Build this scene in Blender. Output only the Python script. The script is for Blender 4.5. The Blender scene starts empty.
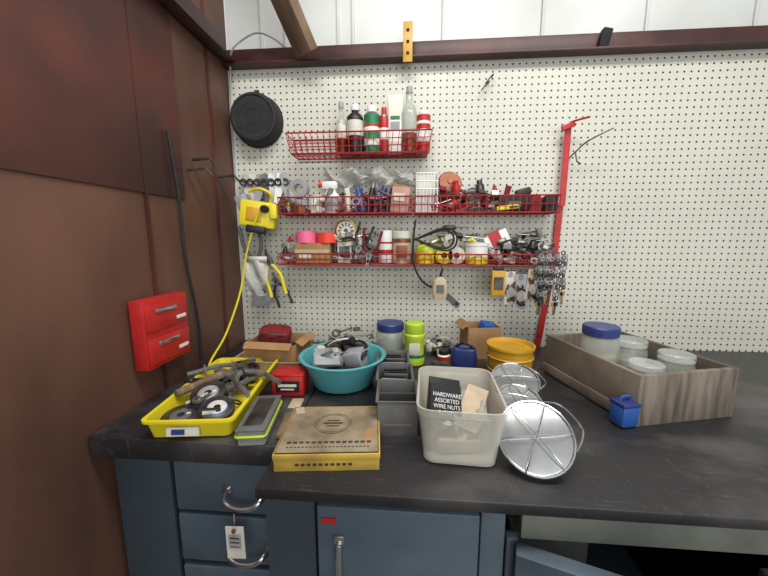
import bpy, bmesh, math, random
from mathutils import Vector, Matrix, Euler
random.seed(7)
R=math.radians
# ------------------------------------------------------------------ materials
def lin(c):
    o=[]
    for x in c[:3]:
        x=x/255.
        o.append(x/12.92 if x<=.04045 else ((x+.055)/1.055)**2.4)
    return (*o,1)
MC={}
def mat(name,col,rough=.5,metal=0,var=.25,scale=30,bump=.0,col2=None,alpha=1,trans=0,lo=.35,hi=.65,detail=4,stretch=(1,1,1)):
    if name in MC: return MC[name]
    m=bpy.data.materials.new(name); m.use_nodes=True
    nt=m.node_tree; N=nt.nodes; L=nt.links
    p=N['Principled BSDF']
    c1=lin(col); c2=lin(col2) if col2 else (c1[0]*(1-var),c1[1]*(1-var),c1[2]*(1-var),1)
    tc=N.new('ShaderNodeTexCoord'); mp=N.new('ShaderNodeMapping'); mp.inputs['Scale'].default_value=stretch
    nz=N.new('ShaderNodeTexNoise'); nz.inputs['Scale'].default_value=scale; nz.inputs['Detail'].default_value=detail
    cr=N.new('ShaderNodeValToRGB'); cr.color_ramp.elements[0].position=lo; cr.color_ramp.elements[1].position=hi
    cr.color_ramp.elements[0].color=c2; cr.color_ramp.elements[1].color=c1
    L.new(tc.outputs['Object'],mp.inputs['Vector']); L.new(mp.outputs[0],nz.inputs['Vector'])
    L.new(nz.outputs['Fac'],cr.inputs['Fac']); L.new(cr.outputs['Color'],p.inputs['Base Color'])
    p.inputs['Roughness'].default_value=rough; p.inputs['Metallic'].default_value=metal
    p.inputs['Alpha'].default_value=alpha; p.inputs['Transmission Weight'].default_value=trans
    if bump:
        bp=N.new('ShaderNodeBump'); bp.inputs['Strength'].default_value=bump; bp.inputs['Distance'].default_value=.003
        L.new(nz.outputs['Fac'],bp.inputs['Height']); L.new(bp.outputs[0],p.inputs['Normal'])
    MC[name]=m
    return m
def peg_mat():
    m=mat('pegboard_paint',(211,211,197),.45,var=.1,scale=2.2,detail=3)
    nt=m.node_tree;N=nt.nodes;L=nt.links;p=N['Principled BSDF']
    tc=N.new('ShaderNodeTexCoord')
    a=N.new('ShaderNodeVectorMath');a.operation='MULTIPLY';a.inputs[1].default_value=(1/.0254,0,1/.0254)
    f=N.new('ShaderNodeVectorMath');f.operation='FRACTION'
    s=N.new('ShaderNodeVectorMath');s.operation='SUBTRACT';s.inputs[1].default_value=(.5,0,.5)
    l=N.new('ShaderNodeVectorMath');l.operation='LENGTH'
    lt=N.new('ShaderNodeMath');lt.operation='LESS_THAN';lt.inputs[1].default_value=.0038/.0254
    mx=N.new('ShaderNodeMix');mx.data_type='RGBA'
    L.new(tc.outputs['Object'],a.inputs[0]);L.new(a.outputs[0],f.inputs[0]);L.new(f.outputs[0],s.inputs[0]);L.new(s.outputs[0],l.inputs[0])
    L.new(l.outputs['Value'],lt.inputs[0]);L.new(lt.outputs[0],mx.inputs['Factor'])
    src=p.inputs['Base Color'].links[0].from_socket
    L.new(src,mx.inputs['A']);mx.inputs['B'].default_value=lin((38,34,28));L.new(mx.outputs['Result'],p.inputs['Base Color'])
    return m
def bench_mat():
    m=bpy.data.materials.new('worn_black_bench');m.use_nodes=True
    nt=m.node_tree;N=nt.nodes;L=nt.links;p=N['Principled BSDF']
    tc=N.new('ShaderNodeTexCoord')
    def noise(sc,st,lo,hi,rot=0,det=8):
        mp=N.new('ShaderNodeMapping');mp.inputs['Scale'].default_value=st;mp.inputs['Rotation'].default_value=(0,0,rot)
        n=N.new('ShaderNodeTexNoise');n.inputs['Scale'].default_value=sc;n.inputs['Detail'].default_value=det
        r=N.new('ShaderNodeMapRange');r.inputs['From Min'].default_value=lo;r.inputs['From Max'].default_value=hi
        L.new(tc.outputs['Object'],mp.inputs[0]);L.new(mp.outputs[0],n.inputs['Vector']);L.new(n.outputs['Fac'],r.inputs['Value']);return r.outputs[0]
    a=noise(3.5,(1,1.6,1),.5,.74,0,12);b=noise(11,(1,14,1),.62,.8,.12,12);c=noise(120,(1,1,1),.62,.78);d=noise(12,(14,1,1),.64,.8,-.35,12)
    def mx(f,A,B,k):
        q=N.new('ShaderNodeMix');q.data_type='RGBA'
        mm=N.new('ShaderNodeMath');mm.operation='MULTIPLY';mm.inputs[1].default_value=k;L.new(f,mm.inputs[0]);L.new(mm.outputs[0],q.inputs['Factor'])
        if A is None: q.inputs['A'].default_value=lin((38,37,39))
        else: L.new(A,q.inputs['A'])
        q.inputs['B'].default_value=lin(B);return q.outputs['Result']
    cur=mx(a,None,(98,95,92),.75);cur=mx(b,cur,(124,121,116),.35);cur=mx(d,cur,(112,109,104),.3);cur=mx(c,cur,(120,115,108),.35)
    L.new(cur,p.inputs['Base Color']);p.inputs['Roughness'].default_value=.4
    bp=N.new('ShaderNodeBump');bp.inputs['Strength'].default_value=.25;bp.inputs['Distance'].default_value=.002;L.new(a,bp.inputs['Height']);L.new(bp.outputs[0],p.inputs['Normal'])
    return m
PEG=peg_mat();BENCH=bench_mat()
RUST=mat('rusty_brown_steel',(116,80,64),.5,.0,scale=2.4,col2=(52,37,32),detail=9,lo=.3,hi=.72,stretch=(1,1,.4),bump=.1)
RUST2=mat('red_primer_steel',(94,45,37),.45,0,scale=3,col2=(54,31,27),detail=8)
BEAM=mat('brown_beam_paint',(84,46,42),.45,0,scale=6,col2=(50,27,26),detail=6)
WHW=mat('white_wall_metal',(214,217,214),.5,0,scale=1.6,col2=(184,186,182),detail=8,lo=.3,hi=.6)
CONC=mat('concrete',(120,118,112),.9,0,scale=5,col2=(90,88,84))
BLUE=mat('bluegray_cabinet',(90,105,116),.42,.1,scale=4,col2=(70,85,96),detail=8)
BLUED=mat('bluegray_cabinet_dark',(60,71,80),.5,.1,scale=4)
BEIGE=mat('greenish_beige_steel',(132,136,124),.5,0,scale=6,col2=(104,108,100))
DARK=mat('dark_interior',(24,24,26),.8)
BLK=mat('black_plastic',(30,30,32),.45)
BLKR=mat('black_rubber',(34,34,35),.7,scale=20,col2=(22,22,22),bump=.1)
STEEL=mat('steel',(176,176,174),.36,.75,scale=20,col2=(116,114,110))
DSTEEL=mat('dark_steel',(100,98,95),.42,.7,scale=20,col2=(58,54,50))
CHROME=mat('chrome',(205,206,208),.2,.95,var=.15)
REDW=mat('red_wire_paint',(176,36,40),.4,.1,var=.3)
RED=mat('red_paint',(188,38,36),.4,var=.2)
REDD=mat('dark_red_cloth',(130,28,34),.8,var=.4,scale=60,bump=.3)
YEL=mat('yellow_plastic',(234,216,42),.4,var=.12,scale=8)
YEL2=mat('amber_yellow_tin',(214,162,40),.4,var=.25,scale=14)
TEAL=mat('turquoise_plastic',(92,172,180),.35,var=.12,scale=6)
GRAYP=mat('gray_plastic',(104,104,104),.5,var=.2)
LGRAY=mat('light_gray_plastic',(160,162,164),.45,var=.2)
WHT=mat('white_plastic',(232,232,226),.4,var=.08)
WHTD=mat('offwhite_label',(214,210,196),.6,var=.15)
BINW=mat('frosted_bin_plastic',(226,223,210),.3,var=.06,scale=6,alpha=.48)
CARD=mat('cardboard',(170,132,88),.8,var=.2,scale=16)
WOOD=mat('brown_wood',(136,112,90),.7,scale=6,col2=(88,68,52),stretch=(8,1,1),detail=6,bump=.2)
GWOOD=mat('weathered_gray_wood',(138,126,112),.8,scale=5,col2=(84,76,66),stretch=(8,1,1),detail=6,bump=.3)
TAN=mat('tan_plastic',(196,178,150),.5,var=.15)
BOXY=mat('aged_yellow_card',(204,172,66),.75,scale=9,col2=(146,116,62),detail=8,lo=.3,hi=.62)
BOXB=mat('faded_box_print',(156,142,116),.85,scale=16,col2=(112,98,74),detail=12,lo=.35,hi=.65)
INK=mat('black_ink',(66,56,46),.7)
PINK=mat('pink_tape',(240,110,150),.5,var=.1)
ORNG=mat('orange_red_tape',(238,76,56),.5,var=.1)
GRN=mat('green_print',(40,120,72),.4,var=.1)
NEON=mat('neon_green_plastic',(186,214,60),.35,var=.12)
BLU=mat('blue_plastic',(44,92,170),.4,var=.15)
NAVY=mat('navy_plastic',(46,60,120),.4,var=.15)
AMB=mat('amber_liquid',(120,52,24),.2,var=.2,alpha=.9)
CLR=mat('clear_plastic',(225,228,226),.12,var=.05,alpha=.34)
GLS=mat('clear_glass',(196,202,190),.06,var=.05,alpha=.5)
BAG=mat('cellophane',(220,220,214),.18,var=.12,alpha=.5,scale=50,bump=.6)
BRS=mat('brass',(178,140,70),.35,.7,var=.2)
COP=mat('brown_copper',(140,84,52),.45,.4,var=.3)
PAPER=mat('paper',(226,222,208),.8,var=.12)
GLASSLENS=mat('ribbed_lens',(176,178,176),.2,.8,var=.5,scale=50)
PINKW=mat('faded_pink_box',(196,150,140),.7,var=.2)
# ------------------------------------------------------------------ builder
def rr(w,d,r,z,n=5,cx=0,cy=0):
    pts=[];r=min(r,w/2-.0001,d/2-.0001)
    for (sx,sy,a0) in ((1,1,0),(-1,1,90),(-1,-1,180),(1,-1,270)):
        for i in range(n+1):
            a=R(a0+90*i/n);pts.append((cx+sx*(w/2-r)+r*math.cos(a),cy+sy*(d/2-r)+r*math.sin(a),z))
    return pts
class B:
    def __init__(s): s.bm=bmesh.new();s.mats=[]
    def mi(s,m):
        if m not in s.mats:s.mats.append(m)
        return s.mats.index(m)
    def mesh(s,vs,fs,m,mtx=None,mlist=None):
        V=[s.bm.verts.new((mtx@Vector(v)) if mtx is not None else v) for v in vs]
        for k,f in enumerate(fs):
            if len(set(f))<3: continue
            try:
                F=s.bm.faces.new([V[i] for i in f]);F.material_index=s.mi(mlist[k] if mlist else m)
            except ValueError: pass
        return V
    def T(s,c,rot): return Matrix.Translation(c)@Euler([R(a) for a in rot]).to_matrix().to_4x4()
    def box(s,c,z,m,rot=(0,0,0),top=(1,1),bev=.0,seg=2):
        t=bmesh.new();bmesh.ops.create_cube(t,size=1)
        for v in t.verts:
            k=(top if v.co.z>0 else (1,1))
            v.co=Vector((v.co.x*z[0]*k[0],v.co.y*z[1]*k[1],v.co.z*z[2]))
        if bev: bmesh.ops.bevel(t,geom=t.edges[:],offset=bev,segments=seg,affect='EDGES',profile=.5)
        t.verts.index_update()
        s.mesh([v.co.copy() for v in t.verts],[[v.index for v in f.verts] for f in t.faces],m,s.T(c,rot));t.free()
    def loft(s,rings,m,c=(0,0,0),rot=(0,0,0),cap0=True,cap1=True,ml=None):
        n=len(rings[0]);vs=[p for r in rings for p in r];fs=[];mm=[]
        for k in range(len(rings)-1):
            for i in range(n):
                j=(i+1)%n;fs.append((k*n+i,k*n+j,(k+1)*n+j,(k+1)*n+i));mm.append(ml[k] if ml else m)
        if cap0: fs.append(tuple(range(n))[::-1]);mm.append(ml[0] if ml else m)
        if cap1: fs.append(tuple(range((len(rings)-1)*n,len(rings)*n)));mm.append(ml[-1] if ml else m)
        s.mesh(vs,fs,m,s.T(c,rot),mm)
    def lathe(s,prof,m,c=(0,0,0),rot=(0,0,0),seg=28,ml=None,sq=(1,1)):
        rings=[[(max(r,.00005)*math.cos(2*math.pi*i/seg)*sq[0],max(r,.00005)*math.sin(2*math.pi*i/seg)*sq[1],z) for i in range(seg)] for r,z in prof]
        s.loft(rings,m,c,rot,True,True,ml)
    def cyl(s,p0,p1,r0,r1,m,seg=16):
        p0=Vector(p0);p1=Vector(p1);d=p1-p0;q=d.to_track_quat('Z','Y').to_matrix().to_4x4();l=d.length
        rings=[[(r*math.cos(2*math.pi*i/seg),r*math.sin(2*math.pi*i/seg),z) for i in range(seg)] for r,z in ((r0,0),(r1,l))]
        n=seg;vs=rings[0]+rings[1];fs=[(i,(i+1)%n,n+(i+1)%n,n+i) for i in range(n)]+[tuple(range(n))[::-1],tuple(range(n,2*n))]
        s.mesh(vs,fs,m,Matrix.Translation(p0)@q)
    def tube(s,pts,r,m,seg=6,closed=False,smooth=0,flat=1):
        P=[Vector(p) for p in pts]
        if smooth:
            Q=[];n=len(P);rng=range(n if closed else n-1)
            for i in rng:
                a=P[(i-1)%n] if (closed or i>0) else P[0];b=P[i];c=P[(i+1)%n];d=P[(i+2)%n] if (closed or i+2<n) else P[-1]
                for k in range(smooth):
                    t=k/smooth;Q.append(.5*((2*b)+(c-a)*t+(2*a-5*b+4*c-d)*t*t+(3*b-a-3*c+d)*t**3))
            if not closed:Q.append(P[-1])
            P=Q
        n=len(P);vs=[];up=None
        for i in range(n):
            d=(P[(i+1)%n]-P[i-1]) if closed else (P[min(i+1,n-1)]-P[max(i-1,0)])
            if d.length<1e-9:d=Vector((0,0,1))
            d.normalize()
            if up is None: up=d.orthogonal().normalized()
            up=(up-d*up.dot(d));up=up.normalized() if up.length>1e-6 else d.orthogonal().normalized()
            w=d.cross(up)
            for k in range(seg):
                a=2*math.pi*k/seg;vs.append(P[i]+up*math.cos(a)*r+w*math.sin(a)*r*flat)
        fs=[]
        for i in range(n if closed else n-1):
            j=(i+1)%n
            for k in range(seg):
                l=(k+1)%seg;fs.append((i*seg+k,i*seg+l,j*seg+l,j*seg+k))
        if not closed: fs+= [tuple(range(seg))[::-1],tuple(range((n-1)*seg,n*seg))]
        s.mesh(vs,fs,m)
    def prism(s,pts,t,m,c=(0,0,0),rot=(0,0,0)):
        n=len(pts);vs=[(x,y,-t/2) for x,y in pts]+[(x,y,t/2) for x,y in pts]
        fs=[tuple(range(n))[::-1],tuple(range(n,2*n))]+[(i,(i+1)%n,n+(i+1)%n,n+i) for i in range(n)]
        s.mesh(vs,fs,m,s.T(c,rot))
    def ring(s,ro,ri,h,m,c=(0,0,0),rot=(0,0,0),seg=28,core=None):
        core=core or m
        n=seg;vs=[]
        for r,z in ((ro,0),(ro,h),(ri,h),(ri,0)):
            vs+=[(r*math.cos(2*math.pi*i/n),r*math.sin(2*math.pi*i/n),z) for i in range(n)]
        fs=[];mm=[]
        for k in range(4):
            for i in range(n):
                j=(i+1)%n;k2=(k+1)%4;fs.append((k*n+i,k*n+j,k2*n+j,k2*n+i));mm.append(core if k==2 else m)
        s.mesh(vs,fs,m,s.T(c,rot),mm)
    def sheet(s,f,nu,nv,m):
        vs=[f(i/nu,j/nv) for i in range(nu+1) for j in range(nv+1)]
        fs=[(i*(nv+1)+j,(i+1)*(nv+1)+j,(i+1)*(nv+1)+j+1,i*(nv+1)+j+1) for i in range(nu) for j in range(nv)]
        s.mesh(vs,fs,m)
    def done(s,name,loc=(0,0,0),rot=(0,0,0),ang=35,smooth=True):
        bmesh.ops.recalc_face_normals(s.bm,faces=s.bm.faces[:])
        me=bpy.data.meshes.new(name);s.bm.to_mesh(me);s.bm.free()
        for m in s.mats: me.materials.append(m)
        if smooth:
            me.shade_smooth()
            try: me.set_sharp_from_angle(angle=R(ang))
            except Exception: pass
        o=bpy.data.objects.new(name,me);bpy.context.collection.objects.link(o);o.location=loc;o.rotation_euler=[R(a) for a in rot]
        return o
def text(s,size,m,parent,loc,rot,ext=.0003,align='CENTER'):
    c=bpy.data.curves.new('print','FONT');c.body=s;c.size=size;c.extrude=ext;c.align_x=align;c.align_y='CENTER';c.materials.append(m)
    o=bpy.data.objects.new('printed_text',c);bpy.context.collection.objects.link(o);o.parent=parent;o.location=loc;o.rotation_euler=[R(a) for a in rot];return o
# ------------------------------------------------------------------ room
b=B();b.box((1.2,.06,1.5),(3.944,.1,3.0),WHW)
for x in (-.62,-.52,-.30,-.24,.12,.50,.88,1.26,1.64,2.0,2.4): b.box((x,.006,2.55),(.012,.010,.9),WHW,bev=.003)
b.done('wall_back')
b=B();b.box((-.821,-2,1.5),(.1,4.0,3.0),RUST)
b.done('wall_left')
b=B()
for y in (-.16,-.52,-1.1): b.box((-.767,y,1.5),(.008,.010,3.0),RUST2)
b.box((-.768,-1.0,2.0),(.006,1.3,1.0),RUST2);b.box((-.768,-1.55,1.2),(.006,.88,2.4),RUST2);b.done('trim_1')
b=B();b.box((1.2,-2,-.05),(4.0,4.2,.1),CONC);b.done('floor')
b=B();b.box((1.2,-2,3.05),(4.1,4.2,.1),WHW);b.done('ceiling')
b=B();b.box((1.0,.0,1.475),(3.54,.010,1.19),PEG);b.done('pegboard_panel',smooth=False)
b=B();b.box((1.2,-.012,2.10),(3.94,.012,.07),BEAM,bev=.002);b.box((1.2,-.03,2.066),(3.94,.05,.008),BEAM,bev=.002)
b.box((.715,-.03,2.105),(.035,.03,.068),DARK,rot=(0,12,0),bev=.004);b.done('trim_2')
b=B();b.box((-.755,-2.,2.12),(.012,3.9,.09),BEAM,bev=.002);b.box((-.735,-2.,2.075),(.05,3.9,.008),BEAM,bev=.002);b.done('trim_3')
p0=Vector((-.405,-.085,2.075));p1=p0+Vector((-.063,-.10,.16))*4.5
d=(p1-p0);b=B();b.box((0,0,d.length/2),(.085,.045,d.length),WOOD,bev=.003)
o=b.done('wooden_brace',p0);o.rotation_mode='QUATERNION';o.rotation_quaternion=d.to_track_quat('Z','Y')
b=B();b.box((0,0,.06),(.036,.006,.14),YEL2,bev=.001)
for z in (.02,.06,.1):b.cyl((0,-.0045,z),(0,.0,z),.006,.006,DARK)
b.done('perforated_strap',(-.018,-.062,2.05))
b=B();b.tube([(-.764,-.012,1.62),(-.764,-.012,1.8),(-.764,-.012,1.95),(-.745,-.03,2.05),(-.71,-.075,2.10),(-.66,-.075,2.14),(-.6,-.075,2.16),(-.54,-.07,2.14),(-.5,-.06,2.11)],.004,LGRAY,smooth=6);b.done('electrical_cable')
# ------------------------------------------------------------------ wire baskets
def basket(name,x0,x1,z0,z1,dep=.105,n=3,tap=0):
    b=B();y0=-.014;y1=-.012-dep
    for k in range(n):
        z=z0+(z1-z0)*k/(n-1);i=tap*(1-k/(n-1))
        r=.003 if k in(0,n-1) else .0018
        b.tube([(x0+i,y0,z),(x1-i,y0,z),(x1-i,y1+i*.5,z),(x0+i,y1+i*.5,z)],r,REDW,closed=True)
    nx=int((x1-x0)/.024)
    for i in range(nx+1):
        x=x0+tap+(x1-x0-2*tap)*i/nx;xt=x0+(x1-x0)*i/nx
        b.tube([(xt,y0,z1),(x,y0,z0),(x,y1+tap*.5,z0),(xt,y1,z1)],.0016,REDW,seg=5)
    for j in range(1,4):
        y=y0+(y1-y0)*j/4
        b.tube([(x0,y,z1),(x0+tap,y,z0),(x1-tap,y,z0),(x1,y,z1)],.0016,REDW,seg=5)
    for x in (x0+.05,x1-.05): b.tube([(x,y0,z1),(x,-.009,z1+.02),(x,-.009,z1-.02)],.002,REDW,seg=5)
    return b.done(name)
basket('wire_basket',-.492,.079,1.700,1.776,n=4,tap=.016)
basket('wire_basket',-.536,.006,1.468,1.532)
basket('wire_basket',.016,.566,1.468,1.532)
basket('wire_basket',-.544,.006,1.262,1.306)
basket('wire_basket',.010,.578,1.262,1.306)
# ------------------------------------------------------------------ top basket contents
Z=1.7045
def cap(b,r,z0,z1,m): b.lathe([(r*.98,z0),(r,z0+.002),(r,z1-.003),(r*.93,z1),(0,z1)],m)
def bottle(name,x,z,h,r,body,label,capm,y=-.065,neck=.4,sh=.72,lab=(.15,.6),caph=.1,liq=None,seg=28):
    b=B();rn=r*neck
    pr=[(0,0),(r*.92,0),(r,.004),(r,h*lab[0]),(r*1.015,h*lab[0]+.0005),(r*1.015,h*lab[1]),(r,h*lab[1]+.0005),(r,h*sh),(r*.85,h*(sh+.06)),(rn,h*(sh+.13)),(rn,h*(1-caph))]
    lo=liq or body
    ml=[lo,lo,lo,label,label,label,body,body,body,body]
    b.lathe(pr,body,ml=ml,seg=seg);cap(b,rn*1.25,h*(1-caph-.02),h,capm);return b.done(name,(x,y,z))
def can(name,x,z,h,r,bands,y=-.065,topm=None,nozzle=True,lid=None,seg=28):
    b=B();pr=[(0,0),(r*.94,0),(r,.003)];ml=[STEEL,STEEL]
    for m,f in bands: pr.append((r,h*f));ml.append(m)
    if nozzle: pr+=[(r*.75,h*.86),(r*.45,h*.88),(0,h*.88)];ml+=[topm or STEEL]*3
    else: pr+=[(r*.96,h),(0,h)];ml+=[topm or STEEL]*2
    b.lathe(pr,STEEL,ml=ml,seg=seg)
    if nozzle: cap(b,r*.62,h*.84,h,lid or WHT)
    return b.done(name,(x,y,z))
bottle('glass_oil_bottle',-.280,Z,.198,.020,GLS,WHTD,LGRAY,liq=AMB,lab=(.3,.55),sh=.6)
bottle('black_chemical_bottle',-.224,Z,.185,.033,BLK,WHTD,WHT,lab=(.35,.66))
can('green_label_can',-.157,Z,.178,.032,[(GRN,.15),(WHT,.3),(GRN,.45),(WHT,.54),(RED,.60),(GRN,.80)],lid=WHT)
can('red_spray_can',-.109,Z,.172,.017,[(RED,.3),(WHT,.55),(RED,.8)],lid=RED)
b=B();b.loft([rr(.054,.032,.012,0),rr(.054,.032,.012,.03),rr(.058,.028,.01,.12),rr(.062,.006,.003,.210),rr(.062,.004,.002,.217)],WHT,ml=[WHT,WHT,PAPER,WHT])
b.box((0,-.0155,.13),(.036,.002,.012),GRN,rot=(6,0,0));b.box((0,-.0165,.10),(.036,.002,.03),LGRAY,rot=(3,0,0));b.done('white_squeeze_tube',(-.064,-.065,Z))
b=B();b.lathe([(0,0),(.029,0),(.032,.004),(.032,.07),(.032,.145),(.024,.17),(.014,.185),(.013,.22),(.015,.221),(.015,.225)],GLS,ml=[AMB,AMB,AMB,GLS,GLS,GLS,GLS,GLS,GLS])
b.tube([(0,0,.18),(0,0,.248),(.004,0,.268)],.003,WHT);cap(b,.012,.222,.245,LGRAY);b.done('glass_jar_with_amber_liquid',(-.010,-.065,Z))
can('red_and_white_can',.046,Z,.152,.028,[(RED,.25),(WHT,.55),(RED,.68),(WHT,.75),(RED,.9)],nozzle=True,lid=WHT)
# ------------------------------------------------------------------ tool helpers
def pliers(b,c,s,ang,mh,tilt=0,op=14):
    M=Matrix.Translation(c)@Euler((R(90+tilt),0,0)).to_matrix().to_4x4()@Matrix.Rotation(R(ang),4,'Z')@Matrix.Scale(s,4)
    for sg in (1,-1):
        q=Matrix.Rotation(R(op*sg*.5),4,'Z')
        pts=[(0,-.02),(.012*sg,-.012),(.014*sg,.008),(.004*sg,.05),(0.0005*sg,.05)]
        n=len(pts);vs=[(x,y,-.005) for x,y in pts]+[(x,y,.005) for x,y in pts]
        fs=[tuple(range(n)),tuple(range(n,2*n))]+[(i,(i+1)%n,n+(i+1)%n,n+i) for i in range(n)]
        b.mesh(vs,fs,STEEL,M@q)
        P=[(sg*.006,-.012,0),(sg*.016,-.03,0),(sg*.024,-.06,0),(sg*.02,-.1,0),(sg*.018,-.13,0)]
        b.tube([M@q@Vector(p) for p in P],.0065*s,mh,seg=8,smooth=4)
    b.cyl(M@Vector((0,0,-.008)),M@Vector((0,0,.008)),.008*s,.008*s,DSTEEL,10)
def driver(b,p,dr,l,mh,r=.012):
    p=Vector(p);d=Vector(dr).normalized()
    b.cyl(p,p+d*l*.12,r*.7,r,mh,8);b.cyl(p+d*l*.12,p+d*l*.38,r,r*.8,mh,8);b.cyl(p+d*l*.38,p+d*l*.42,r*.6,r*.4,mh,8);b.cyl(p+d*l*.4,p+d*l,r*.22,r*.22,STEEL,8)
def wrench(b,c,l,w,rot,m=STEEL):
    t=.006
    j=[(l/2-w,w*.35),(l/2-w*.8,w),(l/2,w*1.05),(l/2+w*.6,w*.6),(l/2-w*.2,w*.42),(l/2-w*.35,0),(l/2-w*.2,-w*.42),(l/2+w*.6,-w*.6),(l/2,-w*1.05),(l/2-w*.8,-w),(l/2-w,-w*.35)]
    b.prism([(-l/2+w*.8,-w*.35)]+list(reversed(j))+[(-l/2+w*.8,w*.35)],t,m,c,rot)
    M=b.T(c,rot);cc=M@Vector((-l/2,0,-t/2))
    b.ring(w*.95,w*.55,t,m,cc,rot,seg=14)
def clutter(name,x0,x1,y0,y1,z0,z1,n,pal,loc=(0,0,0),s=(.02,.06),rotz=0,flatz=False):
    b=B()
    for i in range(n):
        f=i/max(1,n-1);x=x0+(x1-x0)*((f*7.3)%1);y=random.uniform(y0,y1);z=z0+(z1-z0)*random.random()**1.3
        m=random.choice(pal);k=random.random();L=random.uniform(*s)
        zz=z+L*.25
        a=(random.uniform(-25,25),random.uniform(-25,25),random.uniform(0,180))
        if k<.3: b.box((x,y,zz),(L,L*.55,L*.4),m,rot=a,bev=.0015,seg=1);b.box((x,y,zz+.001),(L*.6,L*.57,L*.25),random.choice(pal),rot=a)
        elif k<.45:
            dv=Vector((math.cos(R(a[2])),.3*math.sin(R(a[2])),random.uniform(-.1,.4)));driver(b,Vector((x,y,zz))-dv*L,dv,L*2.2,m,.010)
        elif k<.6: b.ring(L*.42,L*.24,L*.3,m,(x,y,zz),(random.choice((0,75,90)) if not flatz else 8,a[1],0),seg=18)
        elif k<.75: b.lathe([(0,0),(L*.3,0),(L*.3,L*.6),(L*.2,L*.75),(L*.2,L),(0,L)],m,(x,y,z),(a[0],a[1],0) if not flatz else (80,0,a[2]),seg=14)
        elif k<.88: wrench(b,(x,y,zz),L*2,L*.17,((random.choice((60,80,100)) if not flatz else 10),a[1],a[2]*.3),random.choice((STEEL,DSTEEL)))
        else:
            P=[(x+L*math.cos(t*1.3),y+L*.3*math.sin(t*1.3),zz+L*.25*math.sin(t*2.1)) for t in range(7)];b.tube(P,.0022,m,smooth=3)
    return b.done(name,loc,(0,0,rotz))
# ------------------------------------------------------------------ shelf 2 left
Z=1.472
b=B();b.ring(.038,.020,.035,LGRAY,(0,.0175,0),(90,0,0),core=TAN);b.done('duct_tape_roll',(-.462,-.062,1.571))
b=B();b.ring(.040,.022,.028,COP,core=TAN);b.ring(.037,.022,.026,LGRAY,(0,0,.029),core=TAN);b.done('tape_roll_stack',(-.458,-.062,Z))
b=B();b.lathe([(0,0),(.026,0),(.026,.004),(.014,.006),(.014,.05),(.026,.052),(.026,.056),(0,.056)],COP);b.lathe([(.014,.006),(.021,.008),(.022,.022),(.021,.05)],BRS);b.done('copper_wire_spool',(-.51,-.062,Z))
b=B();b.lathe([(0,0),(.026,0),(.03,.065),(.03,.068),(.026,.068),(.023,.004),(0,.004)],WHT);b.done('white_cup',(-.395,-.062,Z))
b=B();b.lathe([(0,0),(.035,0),(.036,.004),(.036,.06),(.022,.078),(.014,.084),(.014,.095),(0,.095)],WHT,ml=[WHT,WHT,LGRAY,WHT,WHT,WHT,WHT])
b.box((-.012,0,.112),(.065,.028,.034),WHT,bev=.009);b.cyl((-.042,0,.116),(-.06,0,.118),.010,.009,ORNG,10);b.prism([(0,0),(.010,0),(-.012,-.04),(-.02,-.034)],.014,WHT,(-.02,0,.1),(90,0,0))
b.done('spray_bottle',(-.32,-.065,Z))
clutter('assorted_fittings',-.52,-.28,-.09,-.045,.0,.065,28,[DSTEEL,STEEL,GRAYP,COP,LGRAY,WHTD,BLKR,WHT],(0,0,Z),(.028,.055))
def bagf(u,v):
    x=-.36+.37*u;z=1.60+.055*v+.012*math.sin(u*17+v*3)+.006*math.sin(u*41);y=-.05+.022*math.sin(u*23+v*5)+.01*math.sin(v*19+u*7)
    return (x,y,z-.01*abs(math.sin(u*6)))
b=B();b.sheet(bagf,60,10,BAG);b.sheet(lambda u,v:(lambda p:(p[0],p[1]+.02+.01*math.sin(u*30),p[2]-.01))(bagf(u,v)),60,10,BAG);b.done('cellophane_bag',ang=180)
b=B()
for i,(x,m,an) in enumerate([(-.25,WHTD,-8),(-.228,NAVY,10),(-.195,BLU,-12),(-.172,BLK,8),(-.145,NAVY,20),(-.118,GRAYP,-10),(-.095,BLK,14)]):
    b.cyl((x,-.07,Z+.005),(x+math.sin(R(an))*.11,-.05,Z+.10),.014,.012,m,10);b.cyl((x+math.sin(R(an))*.11,-.05,Z+.10),(x+math.sin(R(an))*.135,-.048,Z+.125),.006,.003,STEEL,8)
b.done('screwdriver_set')
b=B();b.box((0,0,.05),(.072,.055,.10),PINKW,rot=(0,6,0),bev=.002);b.box((-.005,-.029,.06),(.045,.003,.03),WHTD,rot=(0,6,0));b.box((.003,0,.104),(.066,.05,.008),CARD,rot=(0,10,0));b.done('small_parts_carton',(-.042,-.066,Z))
clutter('assorted_tools',-.26,-.09,-.09,-.045,.0,.07,20,[NAVY,BLK,GRAYP,WHTD,STEEL,LGRAY],(0,0,Z),(.028,.05))
# ------------------------------------------------------------------ shelf 2 right
b=B()
w,d,h=.082,.06,.15
for z in (0,.03,.06,.09,.12,.15): b.tube([(-w/2,-d/2,z),(w/2,-d/2,z),(w/2,d/2,z),(-w/2,d/2,z)],.003,WHT,closed=True,seg=5)
for i in range(7):
    x=-w/2+w*i/6
    b.tube([(x,-d/2,h),(x,-d/2,0),(x,d/2,0),(x,d/2,h)],.0026,WHT,seg=5)
for i in range(1,4):
    y=-d/2+d*i/4;b.tube([(-w/2,y,h),(-w/2,y,0),(w/2,y,0),(w/2,y,h)],.0026,WHT,seg=5)
b.box((0,d/2-.004,h/2),(w,.002,h),WHT);b.done('white_plastic_basket',(.064,-.065,Z))
b=B();b.lathe([(0,0),(.046,0),(.048,.004),(.048,.012),(.044,.016),(.012,.016),(.01,.02),(0,.02)],COP,(0,0,0),(68,20,0),ml=[COP,COP,COP,DSTEEL,COP,COP,COP]);b.done('sanding_disc',(.155,-.05,Z+.115))
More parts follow.
